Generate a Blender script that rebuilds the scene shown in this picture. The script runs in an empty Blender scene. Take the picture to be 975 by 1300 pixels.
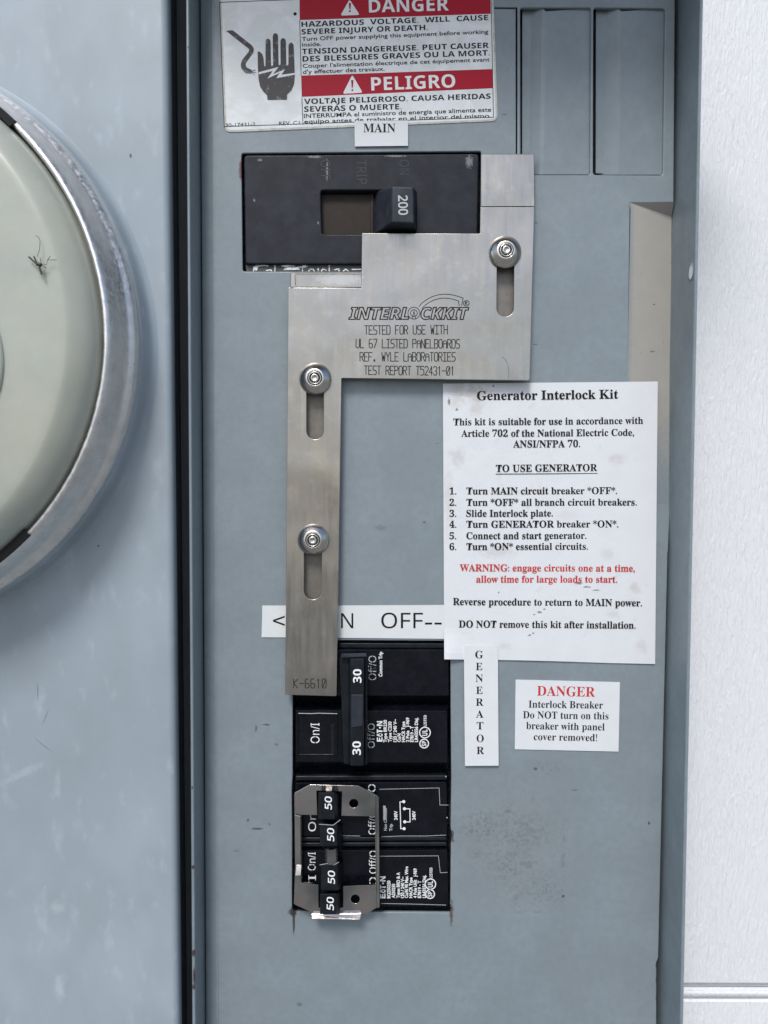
import bpy, bmesh, math, random
from mathutils import Vector, Matrix
random.seed(7)
sc = bpy.context.scene
COL = sc.collection
R = math.radians

# ------------------------------------------------------------------ camera
U = 0.0003            # metres per unit on the panel face
F = 939.0
Z0 = 1.45             # height of the picture centre above the ground
TH, RO = R(2.6), R(0.2)
fw = Vector((0, math.cos(TH), -math.sin(TH)))
rt = Vector((1, 0, 0)); up = Vector((0, math.sin(TH), math.cos(TH)))
rt, up = rt*math.cos(RO)+up*math.sin(RO), up*math.cos(RO)-rt*math.sin(RO)
CAM = Vector((0, 0, Z0)) - fw*F*U
cd = bpy.data.cameras.new('camera'); cam = bpy.data.objects.new('camera', cd); COL.objects.link(cam)
M = Matrix((rt, up, -fw)).transposed().to_4x4(); M.translation = CAM
cam.matrix_world = M
cd.sensor_fit = 'HORIZONTAL'; cd.sensor_width = 36; cd.lens = 36*F/975
cd.clip_start = .01; cd.clip_end = 500
sc.camera = cam

# ------------------------------------------------------------------ sky, sun, exposure
w = bpy.data.worlds.new("World"); sc.world = w; w.use_nodes = True
nt = w.node_tree; bg = nt.nodes['Background']
sky = nt.nodes.new('ShaderNodeTexSky'); sky.sky_type = 'NISHITA'; sky.sun_disc = False
SUN_EL, SUN_AZ = R(50), R(-164)      # azimuth measured from +Y clockwise: behind and left of the viewer
sky.sun_elevation = SUN_EL; sky.sun_rotation = SUN_AZ
sky.air_density = 1.0; sky.dust_density = 2.0; sky.ozone_density = 1.0
nt.links.new(sky.outputs[0], bg.inputs[0]); bg.inputs[1].default_value = 0.12
sd = bpy.data.lights.new('sun', 'SUN'); sd.energy = 1.9; sd.angle = R(16); sd.color = (1, .98, .95)
so = bpy.data.objects.new('sun', sd); COL.objects.link(so)
dirv = Vector((math.sin(SUN_AZ)*math.cos(SUN_EL), math.cos(SUN_AZ)*math.cos(SUN_EL), math.sin(SUN_EL)))
so.rotation_euler = dirv.to_track_quat('Z', 'Y').to_euler(); so.location = (0, -3, 4)
sc.view_settings.view_transform = 'Standard'; sc.view_settings.look = 'None'
sc.view_settings.gamma = 1; sc.view_settings.use_curve_mapping = False
sc.view_settings.exposure = 0.4
sc.cycles.max_bounces = 6

# ------------------------------------------------------------------ geometry helpers
def P(px, py, d=0.0):
    """point of the place seen at (px, py) of the 975x1300 photograph, d units proud of the panel cover"""
    v = rt*((px-487.5)/F) + up*(-(py-650)/F) + fw
    t = (-d*U - CAM.y)/v.y
    return CAM + v*t

def origin_of(o):
    v = Vector((0, 0, 0))
    while o: v += o.location; o = o.parent
    return v

def tag(o, label=None, cat=None, group=None, kind=None):
    if label: o['label'] = label
    if cat: o['category'] = cat
    if group: o['group'] = group
    if kind: o['kind'] = kind
    return o

def thing(name, loc, label, cat, group=None):
    o = bpy.data.objects.new(name, None); COL.objects.link(o); o.location = loc
    o.empty_display_size = .005
    return tag(o, label, cat, group)

def link(name, me, m, parent=None, smooth=False):
    o = bpy.data.objects.new(name, me); COL.objects.link(o)
    me.materials.clear()
    if m: me.materials.append(m)
    if parent:
        off = origin_of(parent); o.parent = parent
    else:
        vs = [v.co for v in me.vertices]
        off = sum(vs, Vector((0, 0, 0)))/len(vs); o.location = off
    me.transform(Matrix.Translation(-off))
    if smooth:
        for p in me.polygons: p.use_smooth = True
    return o

def from_bm(bm, name='m'):
    me = bpy.data.meshes.new(name); bmesh.ops.recalc_face_normals(bm, faces=bm.faces); bm.to_mesh(me); bm.free(); return me

def eval_curve(cu):
    o = bpy.data.objects.new('tmp', cu)
    me = bpy.data.meshes.new_from_object(o)
    bpy.data.objects.remove(o); bpy.data.curves.remove(cu)
    return me

def rnd(pts, r, n=4):
    if isinstance(r, (list, tuple)) and len(r) < len(pts): r = list(r)+[0]*(len(pts)-len(r))
    """round the corners of a pixel polygon; r one number or one per corner"""
    out = []
    N = len(pts)
    for i in range(N):
        rr = r[i] if isinstance(r, (list, tuple)) else r
        p = Vector(pts[i]).to_2d(); a = Vector(pts[i-1]).to_2d(); b = Vector(pts[(i+1) % N]).to_2d()
        if rr <= 0: out.append(tuple(p)); continue
        da = (a-p); db = (b-p); k = min(rr, da.length*.49, db.length*.49)
        s = p+da.normalized()*k; e = p+db.normalized()*k
        for j in range(n+1):
            t = j/n; q = s*(1-t)**2 + p*2*t*(1-t) + e*t*t
            out.append((q.x, q.y))
    return out

def sheet(loops, d, th, bev=0.0, bres=1):
    """solid flat piece from pixel loops (first outline, others holes); front face d units proud, th thick"""
    cu = bpy.data.curves.new('c', 'CURVE'); cu.dimensions = '2D'; cu.fill_mode = 'BOTH'
    for lp in loops:
        s = cu.splines.new('POLY'); s.points.add(len(lp)-1); s.use_cyclic_u = True
        for q, (x, y) in zip(s.points, lp):
            w_ = P(x, y, d); q.co = (w_.x, w_.z, 0, 1)
    cu.extrude = max((th-2*bev)*U/2, 1e-6); cu.bevel_depth = bev*U; cu.offset = -bev*U; cu.bevel_resolution = bres
    me = eval_curve(cu)
    # curve XY -> world XZ, curve +Z -> world -Y
    me.transform(Matrix(((1, 0, 0, 0), (0, 0, -1, -(d-th/2)*U), (0, 1, 0, 0), (0, 0, 0, 1))))
    return me

def flat(loops, d):
    cu = bpy.data.curves.new('c', 'CURVE'); cu.dimensions = '2D'; cu.fill_mode = 'BOTH'
    for lp in loops:
        s = cu.splines.new('POLY'); s.points.add(len(lp)-1); s.use_cyclic_u = True
        for q, (x, y) in zip(s.points, lp):
            w_ = P(x, y, d); q.co = (w_.x, w_.z, 0, 1)
    me = eval_curve(cu)
    me.transform(Matrix(((1, 0, 0, 0), (0, 0, -1, -d*U), (0, 1, 0, 0), (0, 0, 0, 1))))
    return me

def join(meshes):
    bm = bmesh.new()
    for m_ in meshes: bm.from_mesh(m_); bpy.data.meshes.remove(m_)
    me = bpy.data.meshes.new('j'); bm.to_mesh(me); bm.free(); return me

def circ(cx, cy, r, n=24, ry=None):
    ry = ry or r
    return [(cx+r*math.cos(2*math.pi*i/n), cy+ry*math.sin(2*math.pi*i/n)) for i in range(n)]

def block(front, df, back, db, bev=1.0, seg=2):
    """frustum: front pixel quad at depth df, back pixel quad at depth db (both read at their own depth)"""
    bm = bmesh.new()
    a = [bm.verts.new(P(q[0], q[1], q[2] if len(q) > 2 else df)) for q in front]; b = [bm.verts.new(P(x, y, db)) for x, y in back]
    n = len(a)
    bm.faces.new(a); bm.faces.new(b[::-1])
    for i in range(n): bm.faces.new((a[i], b[i], b[(i+1) % n], a[(i+1) % n]))
    if bev > 0:
        es = [e for e in bm.edges if any(v in a for v in e.verts)]
        bmesh.ops.bevel(bm, geom=es, offset=bev*U, segments=seg, affect='EDGES', profile=.6, clamp_overlap=True)
    return from_bm(bm)

def rect(x0, y0, x1, y1): return [(x0, y0), (x1, y0), (x1, y1), (x0, y1)]

def rays(pts3, rad, n=6):
    """tube through pixel points (x, y, d)"""
    cu = bpy.data.curves.new('c', 'CURVE'); cu.dimensions = '3D'; cu.bevel_depth = rad*U; cu.bevel_resolution = 2; cu.use_fill_caps = True
    s = cu.splines.new('POLY'); s.points.add(len(pts3)-1)
    for q, (x, y, d) in zip(s.points, pts3):
        q.co = (*P(x, y, d), 1)
    return eval_curve(cu)

def ribbons(lines, wd, d):
    """flat printed strokes, each polyline of pixel points"""
    bm = bmesh.new(); k = 0
    for ln in lines:
        for i in range(len(ln)-1):
            a = Vector(ln[i]); b = Vector(ln[i+1]); t = (b-a)
            if t.length < 1e-6: continue
            t.normalize(); n = Vector((-t.y, t.x))*wd/2; a = a-t*wd*.35; b = b+t*wd*.35
            dd = d + (k % 7)*.02; k += 1
            bm.faces.new([bm.verts.new(P(q.x, q.y, dd)) for q in (a+n, b+n, b-n, a-n)])
    return from_bm(bm)

def lathe(prof, cx, cz, n=96, a0=0, a1=2*math.pi):
    """profile of (radius, d) about an axis normal to the panel through world (cx, cz), in units"""
    bm = bmesh.new(); rings = []
    full = abs(a1-a0-2*math.pi) < 1e-6
    steps = n if full else n+1
    for (r, d) in prof:
        if r < 1e-6: rings.append([bm.verts.new((cx, -d*U, cz))]); continue
        rings.append([bm.verts.new((cx+r*U*math.cos(a0+(a1-a0)*i/n), -d*U, cz+r*U*math.sin(a0+(a1-a0)*i/n))) for i in range(steps)])
    for A, B in zip(rings, rings[1:]):
        for i in range(n):
            j = (i+1) % n if full else i+1
            if len(A) == 1 and len(B) == 1: continue
            if len(A) == 1: bm.faces.new((A[0], B[i], B[j]))
            elif len(B) == 1: bm.faces.new((A[i], B[0], A[j]))
            else: bm.faces.new((A[i], B[i], B[j], A[j]))
    return from_bm(bm)

# ------------------------------------------------------------------ lettering
def styl(s, st):
    """map plain letters to the serif bold, sans, sans bold and sans bold italic alphabets of the built-in font"""
    if st == 'plain': return s
    o = ''
    T = {'serif': (0x1D400, 0x1D41A, 0x1D7CE), 'sans': (0x1D5A0, 0x1D5BA, 0x1D7E2), 'bold': (0x1D5D4, 0x1D5EE, 0x1D7EC), 'ital': (0x1D63C, 0x1D656, 0x1D7EC)}[st]
    for c in s:
        if 'A' <= c <= 'Z': o += chr(T[0]+ord(c)-65)
        elif 'a' <= c <= 'z': o += chr(T[1]+ord(c)-97)
        elif '0' <= c <= '9': o += chr(T[2]+ord(c)-48)
        else: o += c
    return o
_cap = {}
keep = bpy.data.curves.new('keep', 'FONT')      # keeps the built-in font and its letter cache loaded while the script runs
def text_mesh(s, st, spacing=1.0, offset=0.0, outline=0.0):
    cu = bpy.data.curves.new('t', 'FONT'); cu.body = styl(s, st); cu.size = 1; cu.space_character = spacing; cu.offset = offset
    cu.resolution_u = 3
    if outline:
        cu.fill_mode = 'NONE'; cu.bevel_depth = outline; cu.bevel_resolution = 1
    return eval_curve(cu)
def capheight(st):
    if st not in _cap:
        me = text_mesh('H', st); _cap[st] = max(v.co.y for v in me.vertices); bpy.data.meshes.remove(me)
    return _cap[st]
def place_text(s, st, a, b, cap, d, spacing=1.0, offset=0.0, outline=0.0, shear=0.0):
    """baseline runs from pixel a to pixel b (ink edges), cap = capital height in pixels"""
    me = text_mesh(s, st, spacing, offset, outline)
    xs = [v.co.x for v in me.vertices]; x0, x1 = min(xs), max(xs); ch = capheight(st)
    A = Vector(a); B = Vector(b); t = B-A; n = Vector((t.y, -t.x)).normalized()*cap
    for v in me.vertices:
        sx = (v.co.x + shear*v.co.y - x0)/(x1-x0); q = A + t*sx + n*(v.co.y/ch)
        z = v.co.z*cap/ch if outline else 0
        v.co = P(q.x, q.y, d+z)
    return me
def text(s, st, a, b, cap, d, m, parent, name='lettering', **k):
    return link(name, place_text(s, st, a, b, cap, d, **k), m, parent)

# plotter strokes on a 4 x 6 cell, y up
PL = {
'A': ['00 04 15 35 44 40', '03 43'], 'B': ['00 06 36 45 44 33 03', '33 42 41 30 00'], 'C': ['46 16 05 01 10 40'],
'D': ['00 06 36 45 41 30 00'], 'E': ['40 00 06 46', '03 33'], 'F': ['00 06 46', '03 33'], 'G': ['46 16 05 01 10 40 43 23'],
'H': ['00 06', '40 46', '03 43'], 'I': ['06 46', '26 20', '00 40'], 'K': ['00 06', '46 03 40'], 'L': ['06 00 40'],
'N': ['00 06 40 46'], 'O': ['10 01 05 16 36 45 41 30 10'], 'P': ['00 06 36 45 44 33 03'], 'R': ['00 06 36 45 44 33 03', '23 40'],
'S': ['46 16 05 04 13 33 42 41 30 00'], 'T': ['06 46', '26 20'], 'U': ['06 01 10 30 41 46'], 'W': ['06 10 24 30 46'],
'Y': ['06 23 46', '23 20'], '.': ['10 11 21 20 10'], '-': ['03 43'], '6': ['36 16 05 01 10 30 41 42 33 03'], '7': ['06 46 45 10'],
'5': ['46 06 04 34 43 41 30 00'], '2': ['05 16 36 45 44 00 40'], '4': ['30 36 02 42'], '3': ['05 16 36 45 44 33 23', '33 42 41 30 10 01'],
'1': ['15 26 20'], '0': ['10 01 05 16 36 45 41 30 10', '11 35'], '9': ['10 30 41 45 36 16 05 04 13 43'],
}
def plot_text(s, a, b, cap, wd, d, gap=.42):
    A = Vector(a); B = Vector(b); t = B-A; L = t.length; t = t/L; n = Vector((t.y, -t.x))
    cw = L/(len(s)*(1+gap)-gap); lines = []
    for i, c in enumerate(s):
        if c == ' ': continue
        for st in PL[c]:
            ln = []
            for q in st.split():
                x = i*cw*(1+gap)+int(q[0])/4*cw; y = int(q[1])/6*cap
                p = A+t*x+n*y; ln.append((p.x, p.y))
            lines.append(ln)
    return ribbons(lines, wd, d)

# ------------------------------------------------------------------ materials
class N:
    def __init__(s, name, base, rough=.5, metal=0.0, spec=.5):
        s.m = bpy.data.materials.new(name); s.m.use_nodes = True; s.t = s.m.node_tree
        s.b = s.t.nodes['Principled BSDF']; s.b.inputs['Roughness'].default_value = rough; s.b.inputs['Metallic'].default_value = metal
        s.b.inputs['Specular IOR Level'].default_value = spec
        rgb = s.t.nodes.new('ShaderNodeRGB'); rgb.outputs[0].default_value = (*base, 1); s.col = rgb.outputs[0]
        g = s.t.nodes.new('ShaderNodeNewGeometry'); s.pos = g.outputs['Position']
    def n(s, ty, **k):
        x = s.t.nodes.new(ty)
        for a, v in k.items(): setattr(x, a, v)
        return x
    def noise(s, scale, detail=3, stretch=(1, 1, 1), rough=.55, off=0, dist=0):
        mp = s.n('ShaderNodeMapping'); mp.inputs['Scale'].default_value = [1000*q for q in stretch]; mp.inputs['Location'].default_value = (off, off*.7, off*1.3)
        s.t.links.new(s.pos, mp.inputs[0])
        nz = s.n('ShaderNodeTexNoise'); nz.inputs['Scale'].default_value = scale; nz.inputs['Detail'].default_value = detail
        nz.inputs['Roughness'].default_value = rough; nz.inputs['Distortion'].default_value = dist
        s.t.links.new(mp.outputs[0], nz.inputs['Vector']); return nz.outputs['Fac']
    def ramp(s, f, a, b, o0=0.0, o1=1.0):
        r = s.n('ShaderNodeMapRange'); r.interpolation_type = 'SMOOTHSTEP'
        for i, v in enumerate((a, b, o0, o1)): r.inputs[i+1].default_value = v
        s.t.links.new(f, r.inputs[0]); return r.outputs[0]
    def mth(s, op, a, b):
        x = s.n('ShaderNodeMath', operation=op)
        for i, v in enumerate((a, b)):
            if isinstance(v, (int, float)): x.inputs[i].default_value = v
            else: s.t.links.new(v, x.inputs[i])
        return x.outputs[0]
    def mix(s, f, col, mode='MIX'):
        x = s.n('ShaderNodeMix', data_type='RGBA', blend_type=mode)
        if isinstance(f, (int, float)): x.inputs[0].default_value = f
        else: s.t.links.new(f, x.inputs[0])
        s.t.links.new(s.col, x.inputs[6])
        x.inputs[7].default_value = (*col, 1); s.col = x.outputs[2]; return s
    def vary(s, scale, col, amt=.6, lo=.35, hi=.7, **k):
        return s.mix(s.ramp(s.noise(scale, **k), lo, hi, 0, amt), col)
    def specks(s, scale, col, thr=.68, soft=.04, amt=1, **k):
        return s.mix(s.ramp(s.noise(scale, **k), thr, thr+soft, 0, amt), col)
    def mark(s, px, py, rx, ry, col, amt=1.0, d=0, soft=.5, wob=.8, nsc=.8, ang=0, rd=1e4, tex=None):
        c = P(px, py, d)
        sb = s.n('ShaderNodeVectorMath', operation='SUBTRACT'); s.t.links.new(s.pos, sb.inputs[0]); sb.inputs[1].default_value = c
        mp = s.n('ShaderNodeMapping'); mp.vector_type = 'TEXTURE'
        mp.inputs['Scale'].default_value = (rx*U, rd*U, ry*U); mp.inputs['Rotation'].default_value = (0, ang, 0)
        s.t.links.new(sb.outputs[0], mp.inputs[0])
        ln = s.n('ShaderNodeVectorMath', operation='LENGTH'); s.t.links.new(mp.outputs[0], ln.inputs[0])
        f = s.mth('ADD', ln.outputs['Value'], s.mth('MULTIPLY', s.mth('SUBTRACT', s.noise(nsc, detail=4, off=px*.01), .5), wob*2))
        g_ = s.ramp(f, 1.0-soft, 1.0+soft*.2, amt, 0)
        if tex: g_ = s.mth('MULTIPLY', g_, s.ramp(s.noise(tex[0], detail=6, off=py*.013), tex[1], tex[1]+.1, 0, 1))
        return s.mix(g_, col)
    def bump(s, f, strength=.3, dist=.0002):
        b = s.n('ShaderNodeBump'); b.inputs['Strength'].default_value = strength; b.inputs['Distance'].default_value = dist
        s.t.links.new(f, b.inputs['Height'])
        if s.b.inputs['Normal'].is_linked: s.t.links.new(s.b.inputs['Normal'].links[0].from_socket, b.inputs['Normal'])
        s.t.links.new(b.outputs[0], s.b.inputs['Normal']); return s
    def rough(s, f, lo, hi, a=.3, b=.7):
        s.t.links.new(s.ramp(f, a, b, lo, hi), s.b.inputs['Roughness']); return s
    def done(s):
        s.t.links.new(s.col, s.b.inputs['Base Color']); return s.m

GREY = (.198, .238, .262)
def grey_paint(name, base=GREY, rough=.38):
    k = N(name, base, rough)
    k.vary(.05, tuple(c*1.16 for c in base), .7)
    k.vary(.35, tuple(c*.88 for c in base), .45, detail=5)
    k.specks(1.3, (.06, .06, .065), .76, .02, .8, detail=2)
    k.rough(k.noise(.12, detail=4), rough-.08, rough+.1)
    k.bump(k.noise(2.2, detail=3), .12, .00005); k.bump(k.noise(.02, detail=2), .25, .004)
    k.specks(.5, tuple(c*.55 for c in base), .70, .05, .35, detail=6, off=7).specks(2.2, tuple(min(1, c*1.9) for c in base), .74, .03, .4, off=2)
    return k
k = grey_paint('grey_enamel_cover')
dk = (.05, .055, .06)
for (x, y, rx, ry, a) in [(338, 920, 6, 1.6, .8), (325, 925, 2, 5, .6), (327, 1052, 8, 1.6, .8), (315, 1041, 2, 3, .7), (300, 1080, 5, 2, .3),
        (342, 1046, 2, 2, .6), (351, 945, 3, 2, .5), (380, 1275, 4, 3, .5), (824, 1045, 1.5, 2.5, .9), (668, 437, 3, 1.5, .7),
        (680, 976, 3, 2, .8), (715, 1138, 2.5, 2.5, .9), (730, 1003, 5, 1.3, .5), (669, 1097, 9, 6, .3), (645, 1030, 6, 3, .4),
(640, 145, 4, 1, .7), (681, 283, 3, 1.2, .6), (680, 437, 4, 1, .7), (555, 563, 4, 1.5, .3), (539, 663, 2.5, 1.4, .7), (484, 670, 9, 4, .25), (372, 420, 1.2, 40, .3)]:
    k.mark(x, y, rx, ry, dk, a)
k.mark(306, 216, 3, 14, (.10, .02, .025), .9); k.mark(373, 1165, 2, 28, (.03, .025, .02), .9, wob=.4); k.mark(572, 1062, 5, 10, (.035, .03, .025), .9)
k.mark(573, 1158, 3, 18, (.07, .04, .03), .8); k.mark(372, 1157, 7, 7, (.02, .02, .02), .9)
k.mark(648, 1070, 85, 100, (.22, .235, .24), .3, wob=.6, soft=.5)
for (x, y, rx, ry, a, ts) in [(648, 1070, 80, 95, .5, 1.1), (612, 1048, 40, 26, .8, .9), (670, 1060, 45, 30, .6, .8), (643, 1102, 22, 26, .7, .8), (690, 1130, 34, 30, .7, 1.2), (700, 975, 26, 14, .6, 1.0), (608, 1085, 14, 12, .6, 1.0), (655, 1140, 12, 26, .5, .9), (715, 1080, 4, 70, .7, .8), (675, 1158, 40, 2, .6, .8)]:
    k.mark(x, y, rx, ry, (.10, .11, .11), a*.55, wob=.5, soft=.9, tex=(ts*.8, .5))
k.mark(470, 300, 600, 600, (.10, .11, .12), .35, wob=.1, tex=(1.4, .62))
for y0 in (1225, 1245, 1268, 1290): k.mark(834.5, y0, 2.2, 8, (.10, .035, .025), .9)
M_COVER = k.done()
k = grey_paint('grey_enamel_enclosure', (.19, .235, .262), .38)
for (x, y, rx, ry) in [(245, 1101, 2.2, 3), (246, 1210, 3.4, 5), (246.5, 1240, 1.8, 13), (246, 1253, 2.4, 4), (244, 1000, 1.2, 2), (886, 1085, 1.6, 12), (239, 60, 1.2, 2)]:
    k.mark(x, y, rx, ry, (.06, .03, .035), .95, d=42, wob=.5, nsc=2, rd=5)
M_ENC = k.done()
k = N('chalky_grey_meter_box', (.28, .335, .375), .42)
k.vary(.012, (.36, .42, .47), .6, detail=4, off=3).vary(.05, (.25, .29, .315), .6, detail=6, stretch=(1, 1, .6))
k.vary(.16, (.47, .54, .60), .4, lo=.55, hi=.78, detail=6, stretch=(1, 1, .5), off=9).specks(.9, (.07, .08, .09), .77, .02, .7)
k.mark(166, 198, 1.6, 3, (.03, .03, .03), .9, d=60, wob=.3); k.mark(125, 693, 1.4, 1.4, (.02, .02, .02), .9, d=60, wob=.3)
k.mark(48, 878, 1, 12, (.12, .14, .15), .6, d=60, wob=.3); k.mark(58, 910, 1, 12, (.12, .14, .15), .5, d=60, wob=.3, ang=.4)
k.mark(55, 946, 1, 15, (.12, .14, .15), .5, d=60, wob=.3, ang=-.9); k.mark(28, 982, 38, 6, (.48, .54, .58), .25, d=60, ang=-.45, soft=.8)
k.mark(72, 1152, 12, 9, (.5, .56, .60), .3, d=60, soft=.9); k.mark(75, 1255, 8, 20, (.5, .55, .57), .25, d=60, soft=.9)
k.rough(k.noise(.05, detail=5), .34, .5); k.bump(k.noise(1.5), .1, .00005); M_MBOX = k.done()
k = N('weathered_aluminium', (.78, .775, .76), .42, 1.0)
k.vary(.25, (.60, .60, .61), .6, detail=6).specks(1.0, (.12, .12, .13), .70, .04, .8, detail=4).specks(2.2, (.85, .85, .88), .66, .05, .5)
k.rough(k.noise(.7, detail=5), .34, .6); k.bump(k.noise(1.6, detail=4), .25, .0001); M_ALU = k.done()
k = N('pale_green_meter_cover', (.40, .42, .36), .3)
k.vary(.03, (.32, .355, .325), .8, detail=3).vary(.3, (.44, .455, .40), .3, detail=5).vary(.1, (.37, .37, .31), .4, detail=6, off=5); k.b.inputs['Coat Weight'].default_value = .4; k.b.inputs['Coat Roughness'].default_value = .12; k.b.inputs['Subsurface Weight'].default_value = .35; k.b.inputs['Subsurface Radius'].default_value = (.006, .006, .005); k.b.inputs['Subsurface Scale'].default_value = 1
k.specks(1.6, (.25, .27, .24), .76, .03, .5); k.bump(k.noise(.06), .06, .0008); M_METER = k.done()
k = N('shade_dark_gasket', (.075, .09, .105), .6); k.vary(.3, (.11, .11, .12), .6, detail=4, stretch=(1, 1, .2)); M_GAPSHADE = k.done()  # seal strip toned dark to stand in for deep shade between the boxes
M_BLACKGAP = N('black_rubber', (.012, .012, .013), .5, 0, .15).done()
k = N('brushed_stainless_plate', (.43, .405, .37), .36, 1.0)
k.vary(.9, (.36, .345, .325), .3, detail=4, stretch=(1, 1, .07)).vary(.08, (.35, .335, .31), .6, detail=5)
k.specks(1.3, (.24, .20, .16), .72, .05, .5, detail=5).vary(.3, (.56, .54, .50), .3, detail=6, lo=.5, hi=.75, off=4)
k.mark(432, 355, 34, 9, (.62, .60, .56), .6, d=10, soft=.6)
k.rough(k.noise(.5, detail=5, stretch=(1, 1, .1)), .26, .42); k.bump(k.noise(.02, detail=2), .5, .004); k.bump(k.noise(3.0, detail=2, stretch=(1, 1, .04)), .06, .00003)
k.b.inputs['Anisotropic'].default_value = .35
M_PLATE = k.done()
k = N('tarnished_backing', (.20, .185, .165), .5, .6); k.vary(.5, (.14, .13, .12), .6, detail=5); M_SLOT = k.done()
k = N('turned_steel', (.60, .585, .55), .24, 1.0); k.b.inputs['Anisotropic'].default_value = .85
tg = k.n('ShaderNodeTangent'); tg.direction_type = 'RADIAL'; tg.axis = 'Y'; k.t.links.new(tg.outputs[0], k.b.inputs['Tangent'])
k.vary(.8, (.42, .40, .37), .5, detail=5).specks(2, (.2, .17, .12), .7, .05, .6); M_BOLT = k.done()
k = N('zinc_plated_clip', (.46, .47, .46), .16, 1.0)
k.vary(.25, (.52, .43, .39), .8, detail=3, off=2).vary(.06, (.20, .22, .22), .8, detail=2, off=11).specks(1.8, (.16, .12, .09), .68, .05, .7)
k.rough(k.noise(.5, detail=4), .08, .25); k.bump(k.noise(.10, detail=1), .3, .0012); M_CLIP = k.done()
def black(name, base=(.012, .014, .018), rough=.32, dust=.25, spec=.25):
    k = N(name, base, rough, 0, spec); k.vary(.15, tuple(c*2.1 for c in base), .7, detail=4).specks(1.1, (.16, .17, .18), .735, .04, dust, detail=5)
    k.rough(k.noise(.4, detail=5), rough-.08, rough+.15); k.bump(k.noise(2.0), .15, .00004); return k
k = black('black_moulded_case', (.010, .012, .017), .4, .45)
for (x, y, rx, ry) in [(329, 202, 4, 1.6), (400, 198, 10, 1.6), (512-10, 197, 14, 1.2), (596, 204, 5, 8), (415, 215, 1.4, 14), (322, 253, 1.5, 2.5), (404, 282, 1.5, 2)]:
    k.mark(x, y, rx, ry, (.32, .33, .34), .55, d=4, wob=1.2, nsc=1.6)
M_MAIN = k.done()
M_BRK = black('black_glossy_breaker', (.003, .0035, .006), .25, .25).done()
M_HAND = black('black_breaker_handle', (.006, .008, .011), .36, .25).done()
M_HANDLE = black('dark_blue_grey_handle', (.022, .026, .035), .42, .3).done()
k = N('brown_slide', (.020, .014, .011), .55, 0, .25); k.vary(.5, (.030, .020, .014), .7, detail=5); M_BROWN = k.done()
k = N('worn_print_strip', (.035, .036, .038), .6); k.vary(.6, (.07, .07, .07), .7); M_STRIP = k.done()
def paper(name, base=(.66, .68, .705), stain=1.0):
    k = N(name, base, .55); k.vary(.12, tuple(c*.95 for c in base), .6, detail=5)
    if stain: k.specks(.2, (.46, .42, .39), .62, .16, .25*stain, detail=4, off=5).specks(1.3, (.35, .33, .31), .72, .06, .35*stain, detail=4)
    k.bump(k.noise(.12, detail=3), .25, .0006); return k
k = paper('stained_white_paper')
for (x, y, rx, ry, a) in [(602, 500, 26, 12, .5), (580, 580, 12, 14, .35), (580, 500, 14, 22, .35), (783, 582, 12, 9, .32), (570, 640, 8, 50, .25), (630, 700, 30, 10, .3), (770, 703, 10, 8, .22),
        (806, 747, 9, 8, .45), (815, 820, 10, 9, .3), (780, 780, 12, 8, .25), (720, 655, 20, 10, .15), (640, 820, 10, 6, .25), (605, 515, 10, 18, .35)]:
    k.mark(x, y, rx, ry, (.40, .37, .33), a, d=1, soft=.8, wob=.9, nsc=.5)
for (x, y, rx, ry) in [(734, 740, 6, 2.2), (745, 745, 6, 1.2), (757, 749, 5, 1), (685, 777, 3, 1.6), (678, 780, 2, 1.2), (691, 773, 2, 1), (672, 806, 2, 1.5), (677, 804, 2, 1.2), (633, 752, 1.3, 1.3), (626, 490, 2, 1.3), (570, 510, 2, 5), (580, 520, 2, 2)]:
    k.mark(x, y, rx, ry, (.10, .10, .11), .8, d=1, soft=.5, wob=1.3, nsc=1.8)
M_PAPER = k.done()
M_LABEL = paper('white_label', (.66, .68, .705), .35).done()
M_TAPE = paper('white_strip_label', (.64, .67, .675), .25).done()
k = N('weathered_sign_vinyl', (.66, .69, .68), .3); k.vary(.12, (.80, .83, .85), .8, detail=6, dist=1).specks(.5, (.42, .43, .43), .66, .1, .5, detail=6)
k.b.inputs['Coat Weight'].default_value = .3; M_SIGN = k.done()
k = N('sign_border_worn', (.55, .55, .50), .4); k.vary(.4, (.33, .33, .30), .7, detail=5); M_SIGNEDGE = k.done()
k = N('red_ink', (.40, .002, .02), .35, 0, .2); k.vary(.5, (.36, .003, .018), .5); M_RED = k.done()
M_REDTXT = N('red_print', (.50, .045, .045), .5, 0, .15).done()
M_INK = N('black_ink', (.012, .012, .014), .45, 0, .15).done()
k = N('worn_black_ink', (.012, .012, .013), .35); k.specks(.5, (.20, .22, .22), .57, .08, .6, detail=6, off=3); M_WORNINK = k.done()
M_WHITE = N('white_ink', (.78, .80, .80), .5).done()
k = N('worn_white_ink', (.70, .74, .75), .5); k.specks(2.0, (.05, .05, .06), .56, .06, .8, detail=3); M_WORNWHITE = k.done()
M_GREYINK = N('dim_white_ink', (.42, .45, .46), .5).done()
M_FAINT = N('faint_moulded_mark', (.016, .018, .024), .5).done()
k = N('laser_etching', (.02, .014, .012), .6, 0, .15); k.vary(1.5, (.05, .04, .035), .7, detail=4); M_ETCH = k.done()
M_SCRATCH = N('line_scratch', (.20, .19, .18), .5, .5).done()
k = N('white_painted_siding', (.74, .755, .77), .5)
g1 = k.noise(1.0, detail=5, stretch=(.8, 1, .12), dist=.8); g2 = k.noise(.5, detail=4, stretch=(1, 1, .35), off=6, dist=1.2)
k.mix(k.ramp(g1, .58, .70, 0, .25), (.62, .64, .67)); k.specks(.9, (.35, .36, .36), .78, .02, .7, detail=3, off=4)
k.bump(g1, .5, .0012); k.bump(g2, .35, .0012); k.bump(k.noise(3), .2, .00008); M_SIDING = k.done()
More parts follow.
